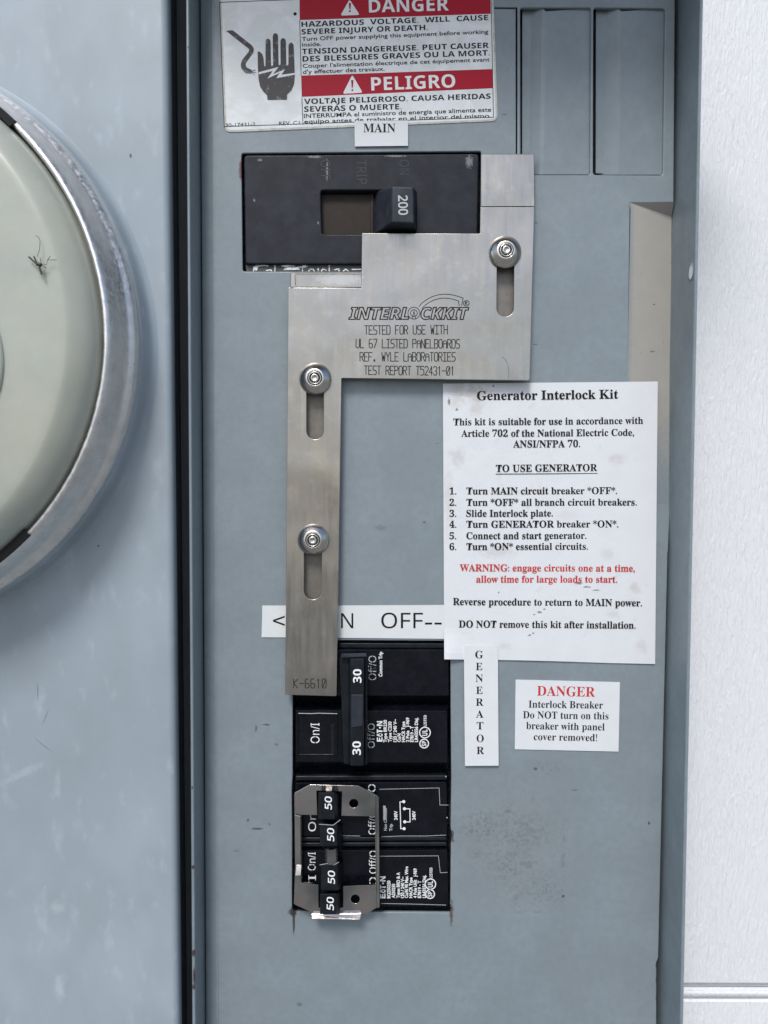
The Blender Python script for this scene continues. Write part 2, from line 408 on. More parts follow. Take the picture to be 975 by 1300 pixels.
k = N('beige_reflection_paint', (.34, .33, .305), .5); k.vary(.15, (.37, .35, .31), .7, detail=4).specks(.7, (.20, .19, .18), .68, .04, .6, detail=5)  # beige painted in for warm reflected light; the specks are stains
k.mark(830, 720, 90, 210, GREY, 1, soft=.6, wob=.2); k.mark(795, 370, 10, 300, GREY, .8, soft=.9, wob=.15)  # grey fades the painted reflection downward and along the left edge
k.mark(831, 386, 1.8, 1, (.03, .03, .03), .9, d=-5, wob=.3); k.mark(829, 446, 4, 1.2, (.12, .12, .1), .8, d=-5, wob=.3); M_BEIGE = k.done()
k = N('pale_gravel', (.20, .195, .18), .9); k.vary(.002, (.26, .25, .23), .8, detail=6); M_GROUND = k.done()
M_BUG = N('insect_brown', (.035, .028, .022), .5).done()
k = N('insect_wing', (.22, .21, .17), .3); k.b.inputs['Alpha'].default_value = .75; M_WING = k.done()

# ------------------------------------------------------------------ setting: ground and wall
bm = bmesh.new(); S = 120
for v in ((-S, -S, 0), (S, -S, 0), (S, S, 0), (-S, S, 0)): bm.verts.new(v)
bm.faces.new(bm.verts); g = link('ground', from_bm(bm), M_GROUND); tag(g, kind='structure')

WD = -150
wall = thing('siding_wall', P(930, 650, WD), 'white painted wood grain lap siding behind the electrical boxes', 'wall')
def profile_board(prof, x0, x1, name):
    bm = bmesh.new(); rows = []
    nx = 40
    for (y, d) in prof:
        a = P(930, y, d); rows.append([bm.verts.new((x0+(x1-x0)*i/nx, -d*U, a.z)) for i in range(nx+1)])
    for A, B in zip(rows, rows[1:]):
        for i in range(nx): bm.faces.new((A[i], A[i+1], B[i+1], B[i]))
    return link(name, from_bm(bm), M_SIDING, wall)
profile_board([(-700, WD), (-100, WD), (1247.5, WD), (1248.6, WD-2), (1249.5, WD-7), (1252, WD-10)], -.4, .4, 'siding_board')
lb = [(1253, WD-10), (1257, WD-9)]
for i in range(9):
    a = math.pi*i/8; lb.append((1257.3+4.6*(1-math.cos(a)), WD-9+5*math.sin(a)))
lb += [(1267.2, WD-11), (1268, WD-11.5), (1272, WD-9), (1300, WD-8), (2000, WD-8)]
profile_board(lb, -.4, .4, 'siding_board')

# ------------------------------------------------------------------ meter box and meter
MC = P(487.5, 650, 0) + Vector((-604.5*U, 0, 195*U)); mx, mz = MC.x, MC.z
mb = thing('meter_box', (mx, 0, mz), 'left grey metal meter enclosure with a raised round collar around the meter', 'meter box')
ys = (-160, 1460)
def xline(x0, x1300, y): return x0 + (x1300-x0)*y/1300
def box_cover(d, r):
    """front sheet with rolled right edge, swept along the height"""
    bm = bmesh.new(); cols = []
    NY = 24
    for j in range(NY+1):
        y = ys[0]+(ys[1]-ys[0])*j/NY
        e = P(xline(211.5, 226, y), y, d)      # outer edge of the roll
        row = []
        row.append((e.x-520*U, d)); row.append((e.x-300*U, d)); row.append((e.x-120*U, d)); row.append((e.x-40*U, d+.6))
        for i in range(9):
            a = math.pi/2*i/8; row.append((e.x-r*U+r*U*math.sin(a), d-r+r*math.cos(a)))
        row += [(e.x, d-r-9), (e.x-2*U, d-r-11), (e.x-9*U, d-r-11), (e.x-9*U, WD-10)]
        cols.append([bm.verts.new((x, -dd*U, e.z)) for x, dd in row])
    for A, B in zip(cols, cols[1:]):
        for i in range(len(A)-1): bm.faces.new((A[i], A[i+1], B[i+1], B[i]))
    return from_bm(bm)
link('box_shell', box_cover(60, 8), M_MBOX, mb, smooth=True)
link('collar', lathe([(343, 58), (338, 60.4), (334, 62.5), (331.5, 66), (330, 72), (329, 82), (328, 88), (325, 91), (318, 91)], mx, mz, 160), M_MBOX, mb, smooth=True)
gl = []
for y in (-160, 400, 900, 1460):
    gl.append((P(xline(211.5, 226, y), y, 60).x-9*U, P(xline(236, 244, y), y, 42).x, P(230, y, -16).z))
bm = bmesh.new(); rows = []
for a_, b_, z in gl: rows.append([bm.verts.new(v) for v in ((a_, 60*U, z), (a_+.5*U, 12*U, z), ((a_+b_)/2-2*U, 15*U, z), ((a_+b_)/2+1*U, 10*U, z), (b_-.5*U, 14*U, z), (b_, 60*U, z))])
for A, B in zip(rows, rows[1:]):
    for i in range(5): bm.faces.new((A[i], A[i+1], B[i+1], B[i]))
link('gap_shade_gasket', from_bm(bm), M_GAPSHADE, mb)  # added across the gap so it reads as shade, partly a seal
mt = thing('electric_meter', (mx, -60*U, mz), 'round electric meter with pale green cover held by an aluminium sealing ring', 'electric meter')
ringp = [(325.5, 88), (326.5, 95), (326, 100), (324, 103.5), (321, 105.5), (319, 108), (317, 115), (315, 123), (313, 131), (311, 137), (309, 140), (306.5, 141.5), (304, 140), (302.5, 136), (302, 128)]
link('sealing_ring', lathe(ringp, mx, mz, 200), M_ALU, mt, smooth=True)
dome = [(302, 126), (300.5, 128), (300, 137), (299.3, 142), (297, 148), (292, 155), (286, 160.5), (281, 164), (277, 166.5), (274, 167.4), (268, 168), (240, 169.5), (120, 172), (0, 172.5)]
link('meter_cover', lathe(dome, mx, mz, 200), M_METER, mt, smooth=True)
def arc_at(px, py): q = P(px, py, 142); return math.atan2(q.z-mz, q.x-mx)
for (pa, pb) in (((14, 160), (-40, 115)), ((-40, 722), (35, 676))):
    a0, a1 = arc_at(*pa), arc_at(*pb)
    lo, hi = min(a0, a1), max(a0, a1)
    link('ring_slot', lathe([(309.5, 139.5), (309, 143.0), (301, 143.0), (300, 136)], mx, mz, 16, lo, hi), M_BLACKGAP, mt)

wc = P(-123, 457, 172)
link('meter_window', lathe([(103, 170), (102, 173.5), (99, 174.5), (96, 173.6), (94, 172.8), (0, 172.8)], wc.x, wc.z, 96), M_METER, mt, smooth=True)
# crane fly on the meter
fly = thing('crane_fly', P(48, 337, 172), 'small dark long legged fly resting on the pale green meter cover', 'insect')
fd = 173.5
link('thorax', join([rays([(47, 335, fd+1), (52, 336.5, fd+1.5)], 1.9)]), M_BUG, fly)
link('abdomen', rays([(47.5, 336, fd+1), (42, 331, fd), (36.5, 326, fd)], .9), M_BUG, fly)
link('wing', flat([[(48, 334), (45.5, 334.5), (42, 325.5), (44, 325)]], fd+1.5), M_BUG, fly)
link('wing', flat([[(48.5, 339), (51, 338), (54.5, 348), (52, 349.5)]], fd+1.5), M_BUG, fly)
link('wing', flat([[(46, 337), (48, 338.5), (51, 346), (45, 340)]], fd+1.3), M_WING, fly)
for ln in ([(47, 326), (50, 318), (51, 306), (49, 301), (45, 299)], [(52, 336), (56, 338), (59, 340)], [(52, 335), (51.5, 328)], [(52, 335), (59, 336), (60.5, 330), (66, 330), (72, 330)], [(60.5, 330), (64, 325)]):
    link('leg', rays([(x, y, fd-(.5 if i else -1)) for i, (x, y) in enumerate(ln)], .3 if ln[0][0] > 47.5 else .25), M_BUG, fly)

# ------------------------------------------------------------------ breaker enclosure
enc = thing('breaker_enclosure', P(555, 1300, -60), 'grey breaker box side walls with thin lips framing the panel cover', 'enclosure')
def side_wall(xo, xi, dl, sgn, name):
    """xo, xi: (x at y=0, x at y=1300) of the outer and inner edge of the lip at depth dl"""
    bm = bmesh.new(); rings = []
    NY = 16
    for j in range(NY+1):
        y = ys[0]+(ys[1]-ys[0])*j/NY
        o = P(xline(*xo, y), y, dl); i = P(xline(*xi, y), y, dl); z = o.z; c = .8*U*sgn
        rings.append([bm.verts.new(v) for v in ((o.x, -(WD)*U, z), (o.x, -(dl-1)*U, z), (o.x-c, -dl*U, z), (i.x+c, -dl*U, z), (i.x, -(dl-1)*U, z), (i.x, -(WD)*U, z))])
    for A, B in zip(rings, rings[1:]):
        for q in range(5): bm.faces.new((A[q], A[q+1], B[q+1], B[q]))
    return link(name, from_bm(bm), M_ENC, enc)
side_wall((236, 244), (239.7, 248), 42, -1, 'side_wall')
side_wall((893, 867.5), (889, 863.5), 60, 1, 'side_wall')
# back pan so the joints are dark, not open
link('back_pan', sheet([[(246, -200), (858, -200), (836, 1500), (250, 1500)]], -90, 3), M_ENC, enc)
link('top_wall', sheet([rect(238, -128, 892, -120)], 42, 180, .8), M_ENC, enc)
bm = bmesh.new(); y0_ = P(0, -118, 42).z
pts = [bm.verts.new((x*U, -dd*U, y0_+h*U)) for x, dd, h in ((-262, 44, 4), (398, 44, 4), (398, 260, 110), (-262, 260, 110))]
bm.faces.new(pts); bmesh.ops.solidify(bm, geom=bm.faces[:], thickness=4*U)
link('unseen_raised_door', from_bm(bm), M_ENC, enc)  # open door out of view, added and sized to shade the cover
# small hole in the right wall
hc = P(877.5, 345, 50); wx = P(xline(889, 863.5, 345), 345, 60).x
bm = bmesh.new()
c = [bm.verts.new((wx-.6*U, hc.y+6.5*U*math.cos(a), hc.z+9*U*math.sin(a))) for a in [2*math.pi*i/20 for i in range(20)]]
bm.faces.new(c); link('screw_hole', from_bm(bm), M_WHITE, enc)
bm = bmesh.new()
c1 = [(hc.y+8.2*U*math.cos(a), hc.z+10.6*U*math.sin(a)) for a in [2*math.pi*i/20 for i in range(20)]]
c2 = [(hc.y+6.6*U*math.cos(a), hc.z+9.1*U*math.sin(a)) for a in [2*math.pi*i/20 for i in range(20)]]
A = [bm.verts.new((wx-.4*U, *q)) for q in c1]; B = [bm.verts.new((wx-1.2*U, *q)) for q in c2]
for i in range(20): bm.faces.new((A[i], A[(i+1) % 20], B[(i+1) % 20], B[i]))
link('hole_rim', from_bm(bm), M_ENC, enc)

# ------------------------------------------------------------------ dead-front cover
cov = thing('panel_cover', P(555, 1300, 0), 'flat grey dead front cover around the black breakers, scuffed and dirty', 'panel cover')
L = lambda y: xline(271, 277, y)
Rr = lambda y: 857 if y < 0 else (857-7*y/600 if y < 600 else 850-16*(y-600)/700)
outer = [(L(-160), -160), (857, -160), (857, 0), (855.4, 257)] + [(800, 257.5), (797, 500), (797, 640), (Rr(700), 700)] + [(Rr(900), 900), (Rr(1200), 1200), (Rr(1216), 1216), (Rr(1220)-2.2, 1222), (Rr(1230)-2, 1232), (Rr(1300)-.5, 1300), (Rr(1460), 1460), (L(1460), 1460)]
h_main = rnd([(306.5, 194.5), (611, 192), (609, 345), (308, 344.5)], 3)
h_brk = [(371.5, 812.5), (571.5, 813.5), (572.5, 940), (573, 985), (572, 1050), (573.5, 1060), (572.5, 1068), (571.5, 1150), (573, 1154), (571.5, 1159), (373, 1157), (370.5, 1153), (371, 1060), (370.5, 1000), (371.5, 985)]
ko = [[(600, 8.5), (657, 9), (657, 224), (655, 224), (655, 11), (600, 10.5)], rnd([(660.5, 9.5), (750.5, 9.5), (749, 222), (661, 222)], 3), rnd([(753.5, 9.5), (844.5, 10.5), (841.5, 222.5), (753, 222)], 4)]
holes = [h_main, h_brk] + ko
link('cover_sheet', sheet([outer]+holes, 0, 5, 1.1, 2), M_COVER, cov)
# left return flange, bent back slightly
bm = bmesh.new(); rows = []
for j in range(17):
    y = ys[0]+(ys[1]-ys[0])*j/16
    a = P(xline(254.6, 262, y), y, -7); b = P(xline(255.8, 263.2, y), y, -6); c_ = P(L(y), y, 0)
    rows.append([bm.verts.new(v) for v in ((a.x, 12*U, a.z), a, b, (c_.x-1.5*U, .35*U, c_.z), (c_.x+.6*U, .55*U, c_.z))])
for A, B in zip(rows, rows[1:]):
    for i in range(4): bm.faces.new((A[i], A[i+1], B[i+1], B[i]))
link('bent_flange', from_bm(bm), M_COVER, cov)
# finger recess at the right edge
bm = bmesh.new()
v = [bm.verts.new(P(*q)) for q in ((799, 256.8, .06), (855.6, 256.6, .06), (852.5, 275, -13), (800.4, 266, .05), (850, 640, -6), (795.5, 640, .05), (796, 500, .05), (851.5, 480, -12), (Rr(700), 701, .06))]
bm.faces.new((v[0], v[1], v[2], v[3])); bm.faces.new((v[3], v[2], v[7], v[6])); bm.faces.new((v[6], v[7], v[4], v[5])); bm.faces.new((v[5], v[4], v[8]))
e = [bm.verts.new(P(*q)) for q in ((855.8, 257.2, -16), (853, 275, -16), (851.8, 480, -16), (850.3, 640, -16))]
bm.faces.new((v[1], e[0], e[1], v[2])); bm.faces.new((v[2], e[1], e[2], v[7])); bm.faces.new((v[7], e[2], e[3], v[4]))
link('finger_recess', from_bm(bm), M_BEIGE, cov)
# knockout blanks: bent left third, flat remainder
for (x0, xb, x1, y0, y1) in ((662, 692, 750, 10.5, 221.5), (755, 788, 843.5, 10.5, 221.8)):
    bm = bmesh.new()
    q = [bm.verts.new(P(*t)) for t in ((x0, y0, -15), (xb-4, y0-.2, -2.8), (xb+1, y0+4, -2.4), (x1, y0, -4.5), (x1-.8, y1, -4.0), (xb-2, y1, -2.2), (xb-7, y1, -2.6), (x0, y1, -14))]
    bm.faces.new((q[0], q[1], q[6], q[7])); bm.faces.new((q[1], q[2], q[5], q[6])); bm.faces.new((q[2], q[3], q[4], q[5]))
    q2 = [bm.verts.new((p.co.x, 9*U, p.co.z)) for p in (q[0], q[3], q[4], q[7])]
    bm.faces.new((q[0], q2[0], q2[3], q[7])); bm.faces.new((q[3], q2[1], q2[2], q[4])); bm.faces.new(q2)
    link('knockout', from_bm(bm), M_COVER, cov)

# ------------------------------------------------------------------ main breaker
mbk = thing('main_breaker', P(458, 270, 0), 'black two hundred amp main breaker with its handle thrown right, under the MAIN label', 'circuit breaker')
slot = rnd([(407, 241.5), (528, 241.5), (528, 297.5), (408.5, 297.5)], 4)
link('case', sheet([rnd([(309.5, 197), (608, 195), (605.5, 335), (311.5, 335)], 5), slot], 1.5, 14, 1.6, 3), M_MAIN, mbk)
link('case_skirt', sheet([[(303, 190), (614, 188), (612, 349), (304, 349)]], -14, 3), M_BRK, mbk)
link('name_strip', sheet([[(312, 336.5), (606, 336.5), (606, 345), (312.5, 345)]], -3, 6, .6), M_STRIP, mbk)
link('slide', sheet([[(404, 247), (470, 247), (470, 300), (404, 300)]], -9, 3), M_BROWN, mbk)
link('slide_edge', sheet([[(470.2, 246), (474, 246), (474, 300), (470.2, 300)]], -7.5, 4, .5), M_BROWN, mbk)
hd = link('handle', block([(498, 236.5), (525, 236.8), (525.5, 283.5), (497.5, 282.5)], 38, [(476, 243), (529, 243), (529, 297), (476, 297)], -10, 2.2, 3), M_HANDLE, mbk)
text('200', 'sans', (505.6, 248), (506.2, 273), 11.5, 38.3, M_GREYINK, hd, name='number', offset=.022)
text('TRIP', 'sans', (452, 203), (453, 234), 13, 1.8, M_FAINT, mbk, name='moulded_word')
text('ON', 'sans', (507, 203), (507.5, 222), 12, 1.8, M_FAINT, mbk, name='moulded_word')
text('OFF', 'sans', (407, 203), (407.5, 228), 12, 1.8, M_FAINT, mbk, name='moulded_word')
# remains of white print along the bottom strip
bits = []
for (x0, x1, y) in ((325, 330, 336.8), (330, 340, 336.6), (358, 374, 336.9), (384, 390, 337)): bits.append([(x0, y+.9), ((x0+x1)/2, y+.4), (x1, y+1)])
for (x, h) in ((349, 7), (384, 6.5), (418, 7), (322, 5), (404, 3), (430, 3)): bits.append([(x, 344-h), (x, 344)])
bits += [[(322, 341), (325, 338.5), (329, 337.8)], [(360, 338), (372, 340)], [(362, 341.2), (380, 341.2)], [(379, 339), (388, 339)], [(338, 343.3), (344, 342.6)], [(344, 342.6), (345, 344)],
         [(392, 344), (394, 341.7), (397, 341.7), (399, 344)], [(408, 344), (410, 341.5), (414, 343)], [(424, 343), (428, 341.5), (431, 343.5)], [(436, 344), (439, 341.5), (442, 344)], [(447, 342), (458, 341.8)]]
link('worn_print', ribbons(bits, 1.3, -2.8), M_WORNWHITE, mbk)
link('worn_print', join([flat([[(362, 340), (379, 339), (381, 342.5), (360, 342.8)]], -2.6), flat([[(321, 343), (323, 338), (328, 338.5), (326, 343.5)]], -2.6)]), M_WORNWHITE, mbk)

# ------------------------------------------------------------------ branch breakers
def spin(s, st, x, ya, yb, cap, d, m, parent, name='lettering', **k):
    """upright-rotated print: reads bottom to top, baseline at x, from yb (start, lower) up to ya"""
    return text(s, st, (x, yb), (x, ya), cap, d, m, parent, name, **k)
def stencil(s, x, ya, yb, cap, d, m, parent):
    return spin(s, 'sans', x, ya, yb, cap, d, m, parent, 'stencil_lettering')
def gaps(cuts, d, parent): return link('stencil_bridge', join([flat([rect(*q)], d) for q in cuts]), M_BRK, parent)
BD = 2.0
b30 = thing('circuit_breaker', P(470, 900, 0), 'black two pole thirty amp generator breaker just above the steel clip', 'circuit breaker')
link('pole_case', block(rnd([(375, 825), (569, 825), (569.5, 883), (375, 883)], 2, 2), BD, rnd([(373, 818), (571.5, 818), (571.5, 893), (373, 893)], 2, 2), -16, 1.2), M_BRK, b30)
link('pole_case', block(rnd([(375.5, 902), (567.5, 902.5), (568, 968), (375.5, 967)], 2, 2), BD, rnd([(373, 893.5), (571, 893.5), (571, 981), (373, 981)], 2, 2), -16, 1.2), M_BRK, b30)
link('case_rib', sheet([rnd([(430, 816.5), (571, 817), (571, 823), (430, 822.5)], 1.5)], -1.5, 8, 1.0, 2), M_HAND, b30)
link('toggle_window', sheet([rnd([(377.5, 905), (429, 905.5), (429, 959.5), (377.5, 959)], 1.5), rnd([(379, 908), (424, 908), (424, 957.5), (379, 957.5)], 1.5)], BD+1.2, 3, .5), M_BRK, b30)
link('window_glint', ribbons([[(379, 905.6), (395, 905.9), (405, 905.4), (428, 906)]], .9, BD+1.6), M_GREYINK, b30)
link('toggle_recess', sheet([rect(420, 920, 428.5, 958)], BD+.6, 2, .4), M_HAND, b30)
hnd = link('tied_handle', block([(444.5, 836), (462.5, 835.5), (462, 972.5), (444.5, 972.5)], 34, [(440, 842), (462, 842), (462, 964), (440, 964)], 0, 1.6, 2), M_HAND, b30)
link('handle_cap', block([(433.5, 829.5), (465.5, 829), (466, 833.5), (432.5, 835)], 35, [(434, 838), (462, 838), (462, 842), (434, 842)], 10, 1.2), M_HANDLE, b30)
link('handle_side', block([(431.5, 834), (444, 836), (444, 971), (436, 970)], 26, [(432, 841), (444, 841), (444, 960), (434, 960)], 0, 2.0), M_HAND, b30)
link('handle_side', block([(463, 836), (466.5, 837), (466.5, 970), (463, 972)], 22, [(460, 842), (465.5, 842), (465.5, 962), (460, 962)], 0, 1.0), M_HAND, b30)
link('handle_insert', sheet([rnd([(445.8, 882), (461, 882), (460.5, 922), (445.8, 924)], 1)], 35.2, 3, .6), M_HANDLE, b30)
spin('30', 'bold', 458.8, 849.5, 867, 10.5, 34.5, M_WHITE, hnd, 'number')
spin('30', 'bold', 458, 941, 958.5, 10.5, 34.5, M_WHITE, hnd, 'number')
stencil('Off/O', 477.5, 832.5, 863.5, 9.5, BD+.3, M_GREYINK, b30)
stencil('Off/O', 475.5, 918.5, 949.5, 8.5, BD+.3, M_GREYINK, b30)
gaps([(466, 847, 479, 848.1), (472.2, 832, 473.2, 864), (466, 858.2, 479, 859.3), (470.6, 918, 471.6, 950), (465, 934, 477, 935)], BD+.5, b30)
spin('Common Trip', 'plain', 485.2, 827.5, 859, 4.3, BD+.3, M_WHITE, b30, 'small_print', offset=.03)
stencil('On/I', 405.5, 918, 943.5, 11, BD+.3, M_WHITE, b30)
gaps([(399.4, 935, 400.8, 945), (392, 929.6, 408, 930.6)], BD+.5, b30)
def maker(x, yb, ya, cap, d, parent):
    """maker's name in block letters on the case, reads bottom to top"""
    L_ = yb-ya; u = L_/4.7
    mesh = place_text('E', 'bold', (x, yb), (x, yb-u*.95), cap, d, offset=.01)
    m2 = place_text('A', 'bold', (x, yb-u*1.0), (x, yb-u*2.05), cap, d, offset=.01)
    m3 = place_text('T', 'bold', (x, yb-u*1.95), (x, yb-u*2.85), cap, d, offset=.01)
    m4 = flat([circ(x-cap*.45, yb-u*3.2, cap*.17, 10)], d)
    m5 = place_text('N', 'bold', (x, yb-u*3.6), (x, yb-u*4.7), cap, d, offset=.01)
    return link('maker_name', join([mesh, m2, m3, m4, m5]), M_WHITE, parent)
maker(485.5, 941.5, 915.5, 7, BD+.3, b30)
for (x, s, ya, yb) in ((491, 'Type BR230', 914, 942.5), (497, 'Type C230', 916, 942), (503.5, '120 / 240 V~', 913, 942), (508.5, 'Cu/Al', 931, 942), (514, 'HACR Type', 916, 942),
                       (519.5, '2 Pole   J-969', 911, 942), (525, 'E7819 - T', 922, 942), (530.5, 'LR43556 Disj.', 911, 942)):
    spin(s, 'plain', x, ya, yb, 4.0, BD+.3, M_WHITE, b30, 'small_print', offset=.03)
spin('LISTED', 'bold', 541.5, 908, 922, 3.6, BD+.3, M_WHITE, b30, 'small_print')
def roundmark(cx, cy, r, s, d, parent):
    m1 = flat([circ(cx, cy, r, 28), circ(cx, cy, r-1.3, 28)], d)
    m2 = place_text(s, 'bold', (cx+r*.42, cy+r*.55), (cx+r*.42, cy-r*.55), r*.9, d+.1)
    return link('approval_mark', join([m1, m2]), M_WHITE, parent)
roundmark(539.5, 930, 7.4, 'UL', BD+.3, b30); roundmark(538.5, 944, 6.2, 'SP', BD+.3, b30)

b50 = thing('circuit_breaker', P(470, 1080, 0), 'black four handle fifty amp breaker behind the steel clip at the bottom of the column', 'circuit breaker')
link('pole_case', block(rnd([(375, 994), (566.5, 993), (567.5, 1060.5), (375, 1061.5)], 2, 2), BD, rnd([(373, 985), (570, 985), (570, 1066), (373, 1066)], 2, 2), -16, 1.1), M_BRK, b50)
link('pole_case', block(rnd([(375, 1080), (567.5, 1079), (569, 1149.5), (375, 1149.5)], 2, 2), BD, rnd([(373, 1073), (570, 1073), (571, 1153.5), (373, 1153.5)], 2, 2), -16, 1.1), M_BRK, b50)
for (y0, y1, dd) in ((984.5, 990.5, 1.5), (1062.5, 1067.5, 0), (1069.5, 1074.5, 0)):
    link('case_rib', sheet([rnd([(375, y0+.8), (567, y0), (567.5, y1), (375, y1+.8)], 1.5)], dd, 8, 1.3, 2), M_HAND, b50)
link('moulded_outline', ribbons([[(482, 1002), (557.5, 1000.3), (558.5, 1022), (569, 1022)], [(482, 1087), (556.5, 1086.5), (559, 1108), (568, 1107.5)]], .55, BD+.3), M_GREYINK, b50)
for ln in ([(484, 1062.2), (510, 1061.3), (540, 1061.3), (566, 1060.2)], [(484, 1147), (520, 1147.6), (566, 1149)], [(436, 1061), (457, 1061.3)]):
    link('edge_wear', ribbons([ln], .6, BD+.25), M_GREYINK, b50)
link('small_dots', join([flat([circ(x, y, .9, 8)], BD+.3) for x, y in ((566, 985.8), (567.5, 1038))]), M_GREYINK, b50)
for (x0, x1, y0, y1, dm) in ((404, 425, 1006, 1040, 40), (406, 428, 1046, 1074.5, 36), (407.5, 428.5, 1097.5, 1131, 36), (406, 427, 1134.5, 1161, 40)):
    h = link('breaker_handle', block(rect(x0, y0, x1, y1), dm, rect(x0+7, y0+(3 if y0 < 1080 else -3), x1+8, y1+(4 if y0 < 1080 else -5)), 0, 1.3, 2), M_HAND, b50)
    cy = (y0+y1)/2-(3 if y0 < 1010 else 0)
    spin('50', 'sans', x1-4 if y0 < 1080 else x1-3.5, cy-8.5, cy+8, 8.5, dm+.3, M_WHITE, h, 'number', shear=.1, offset=.018)
link('handle_joint', ribbons([[(405, 1046.3), (423, 1047.6), (432, 1040.8)], [(406, 1098), (416, 1096.2), (424, 1098.2), (430, 1094.5)]], .7, 37.5), M_GREYINK, b50)
stencil('On/I', 401, 1020, 1055.5, 9.5, BD+.3, M_WHITE, b50)
stencil('On/I', 400.5, 1082, 1105, 9.5, BD+.3, M_WHITE, b50)
stencil('/I', 401, 1111, 1126, 9.5, BD+.3, M_WHITE, b50)
stencil('Off/O', 477, 1030, 1059.5, 9, BD+.3, M_WHITE, b50)
stencil('O', 476.5, 995.5, 1005.5, 9, BD+.3, M_WHITE, b50)
stencil('Off/O', 478, 1080, 1109, 9, BD+.3, M_WHITE, b50)
stencil('O', 478, 1113.5, 1124.5, 9, BD+.3, M_WHITE, b50)
gaps([(465, 1053, 479, 1054.2), (471.8, 1048, 473, 1061), (466, 1084, 480, 1085.1), (472.8, 1078, 474, 1090), (466, 1103.2, 480, 1104.4), (466, 1118.4, 480, 1119.6), (472.9, 1112, 474.1, 1126),
      (466, 1000, 478, 1001.2), (471.6, 995, 472.8, 1006), (390, 1098.5, 402, 1099.6), (395.6, 1095, 396.8, 1106)], BD+.5, b50)
link('grey_bar', sheet([rect(486.5, 1023, 489.5, 1041)], BD+.4, .3), M_GREYINK, b50)
spin('Non Common', 'plain', 491, 1026, 1054.5, 3.6, BD+.3, M_GREYINK, b50, 'small_print', offset=.03)
spin('Trip', 'plain', 498, 1046, 1055, 3.6, BD+.3, M_GREYINK, b50, 'small_print', offset=.03)
spin('240V', 'plain', 504.5, 1029.5, 1041, 4.0, BD+.3, M_WHITE, b50, 'small_print', offset=.03)
spin('240V', 'plain', 527.5, 1029.5, 1041, 4.0, BD+.3, M_WHITE, b50, 'small_print', offset=.03)
dia = ribbons([[(512, 1018), (507.8, 1018), (508.8, 1052), (512.5, 1052)], [(514, 1026.8), (520.3, 1026.8), (520.6, 1043.5), (514, 1043.5)]], 1.1, BD+.3)
dots = [flat([circ(x, y, 2.0, 12)], BD+.6) for x, y in ((512.5, 1017.7), (513.5, 1026.7), (513.8, 1043.3), (513, 1052))]
link('wiring_diagram', join([dia]+dots), M_WHITE, b50)
maker(489.3, 1140.5, 1112.5, 6.8, BD+.3, b50)
for (x, s, ya, yb) in ((495.5, 'BQ250250', 1118, 1140.5), (501.5, 'A250250', 1122, 1140), (507.5, 'Types BRD & A', 1107.5, 1140), (513, '120 / 240 V~', 1113, 1140), (518, 'Cu/Al 90 Max. Wire', 1100, 1140),
                       (523.5, 'HACR Type', 1114, 1140), (529, '4 Pole Unit   J-969', 1102.5, 1140), (534.5, 'E7819 - T', 1118, 1140), (540.5, 'LR43556 Disj.', 1111, 1140)):
    spin(s, 'plain', x, ya, yb, 4.0, BD+.3, M_WHITE, b50, 'small_print', offset=.03)
spin('LISTED', 'bold', 549, 1101.5, 1115, 3.6, BD+.3, M_WHITE, b50, 'small_print')
roundmark(546.5, 1122.5, 7.2, 'UL', BD+.3, b50); roundmark(546, 1135, 6.2, 'SP', BD+.3, b50)

# ------------------------------------------------------------------ steel clip over the fifty amp breaker
clip = thing('handle_clip', P(428, 1080, 12), 'bent zinc plated steel clip fitted over the four fifty amp handles', 'metal clip')
CD = 16
co = rnd([(373.5, 1007), (393, 996), (455, 997.5), (480, 1011), (481.5, 1150), (466, 1160.5), (396, 1158.5), (373, 1148), (374.5, 1100)], 2)
inner = [(382.5, 1034.5), (403, 1035), (402, 1004), (434, 1005), (433, 1036), (476, 1036.5), (477, 1123.5), (435.5, 1124.5), (435.5, 1152), (404.5, 1152), (404.5, 1122.5), (383, 1121)]
link('clip_plate', sheet([co, inner, circ(449, 1020, 5.6), circ(451, 1141.5, 5.6)], CD, 3.4, .5, 2), M_CLIP, clip)
link('right_flange', block([(476.8, 1010), (481, 1012), (482, 1152), (478, 1153)], 25, [(477.8, 1012), (479.8, 1013), (480.5, 1150), (479, 1151)], 12, .5, 1), M_CLIP, clip)
link('left_flange', block([(374, 1034), (381.5, 1036), (382, 1121), (375, 1120)], 19, [(377, 1038), (384, 1038), (384.5, 1120), (377.5, 1119)], 9, .9, 2), M_CLIP, clip)
link('clip_foot', block([(395.5, 1160.5, 19), (459, 1159.5, 19), (457, 1168, 22.3), (395.5, 1166.8, 22.3)], 22, [(398, 1154), (458, 1153), (458, 1157), (398, 1157)], 14, .7, 2), M_CLIP, clip)
link('catch_lug', block([(376, 1098, 19.5), (383, 1097.5, 19.5), (382, 1111.5, 25.5), (374.5, 1112, 25.5)], 21, [(376, 1100), (383, 1100), (383, 1110), (376, 1110)], 15, .4, 1), M_CLIP, clip)
link('top_lug', block([(413, 1003.5), (421.5, 1003), (422, 1006.5), (413.5, 1007)], 30, [(413, 1003), (422, 1003), (422, 1008), (413, 1008)], 14, 1.0, 2), M_CLIP, clip)
# hollow tie pin between the handles
bm = bmesh.new(); A_ = P(420.5, 1075, 31); B_ = P(421, 1094, 31); r0 = 8.0*U; ring = []
for q in (A_, B_): ring.append([bm.verts.new((q.x+r0*math.cos(a), q.y+r0*math.sin(a), q.z)) for a in [2*math.pi*i/28 for i in range(28)]])
for i in range(28): bm.faces.new((ring[0][i], ring[0][(i+1) % 28], ring[1][(i+1) % 28], ring[1][i]))
pin = link('tie_pin', from_bm(bm), M_CLIP, clip, smooth=False)
for p in pin.data.polygons: p.use_smooth = len(p.vertices) == 4

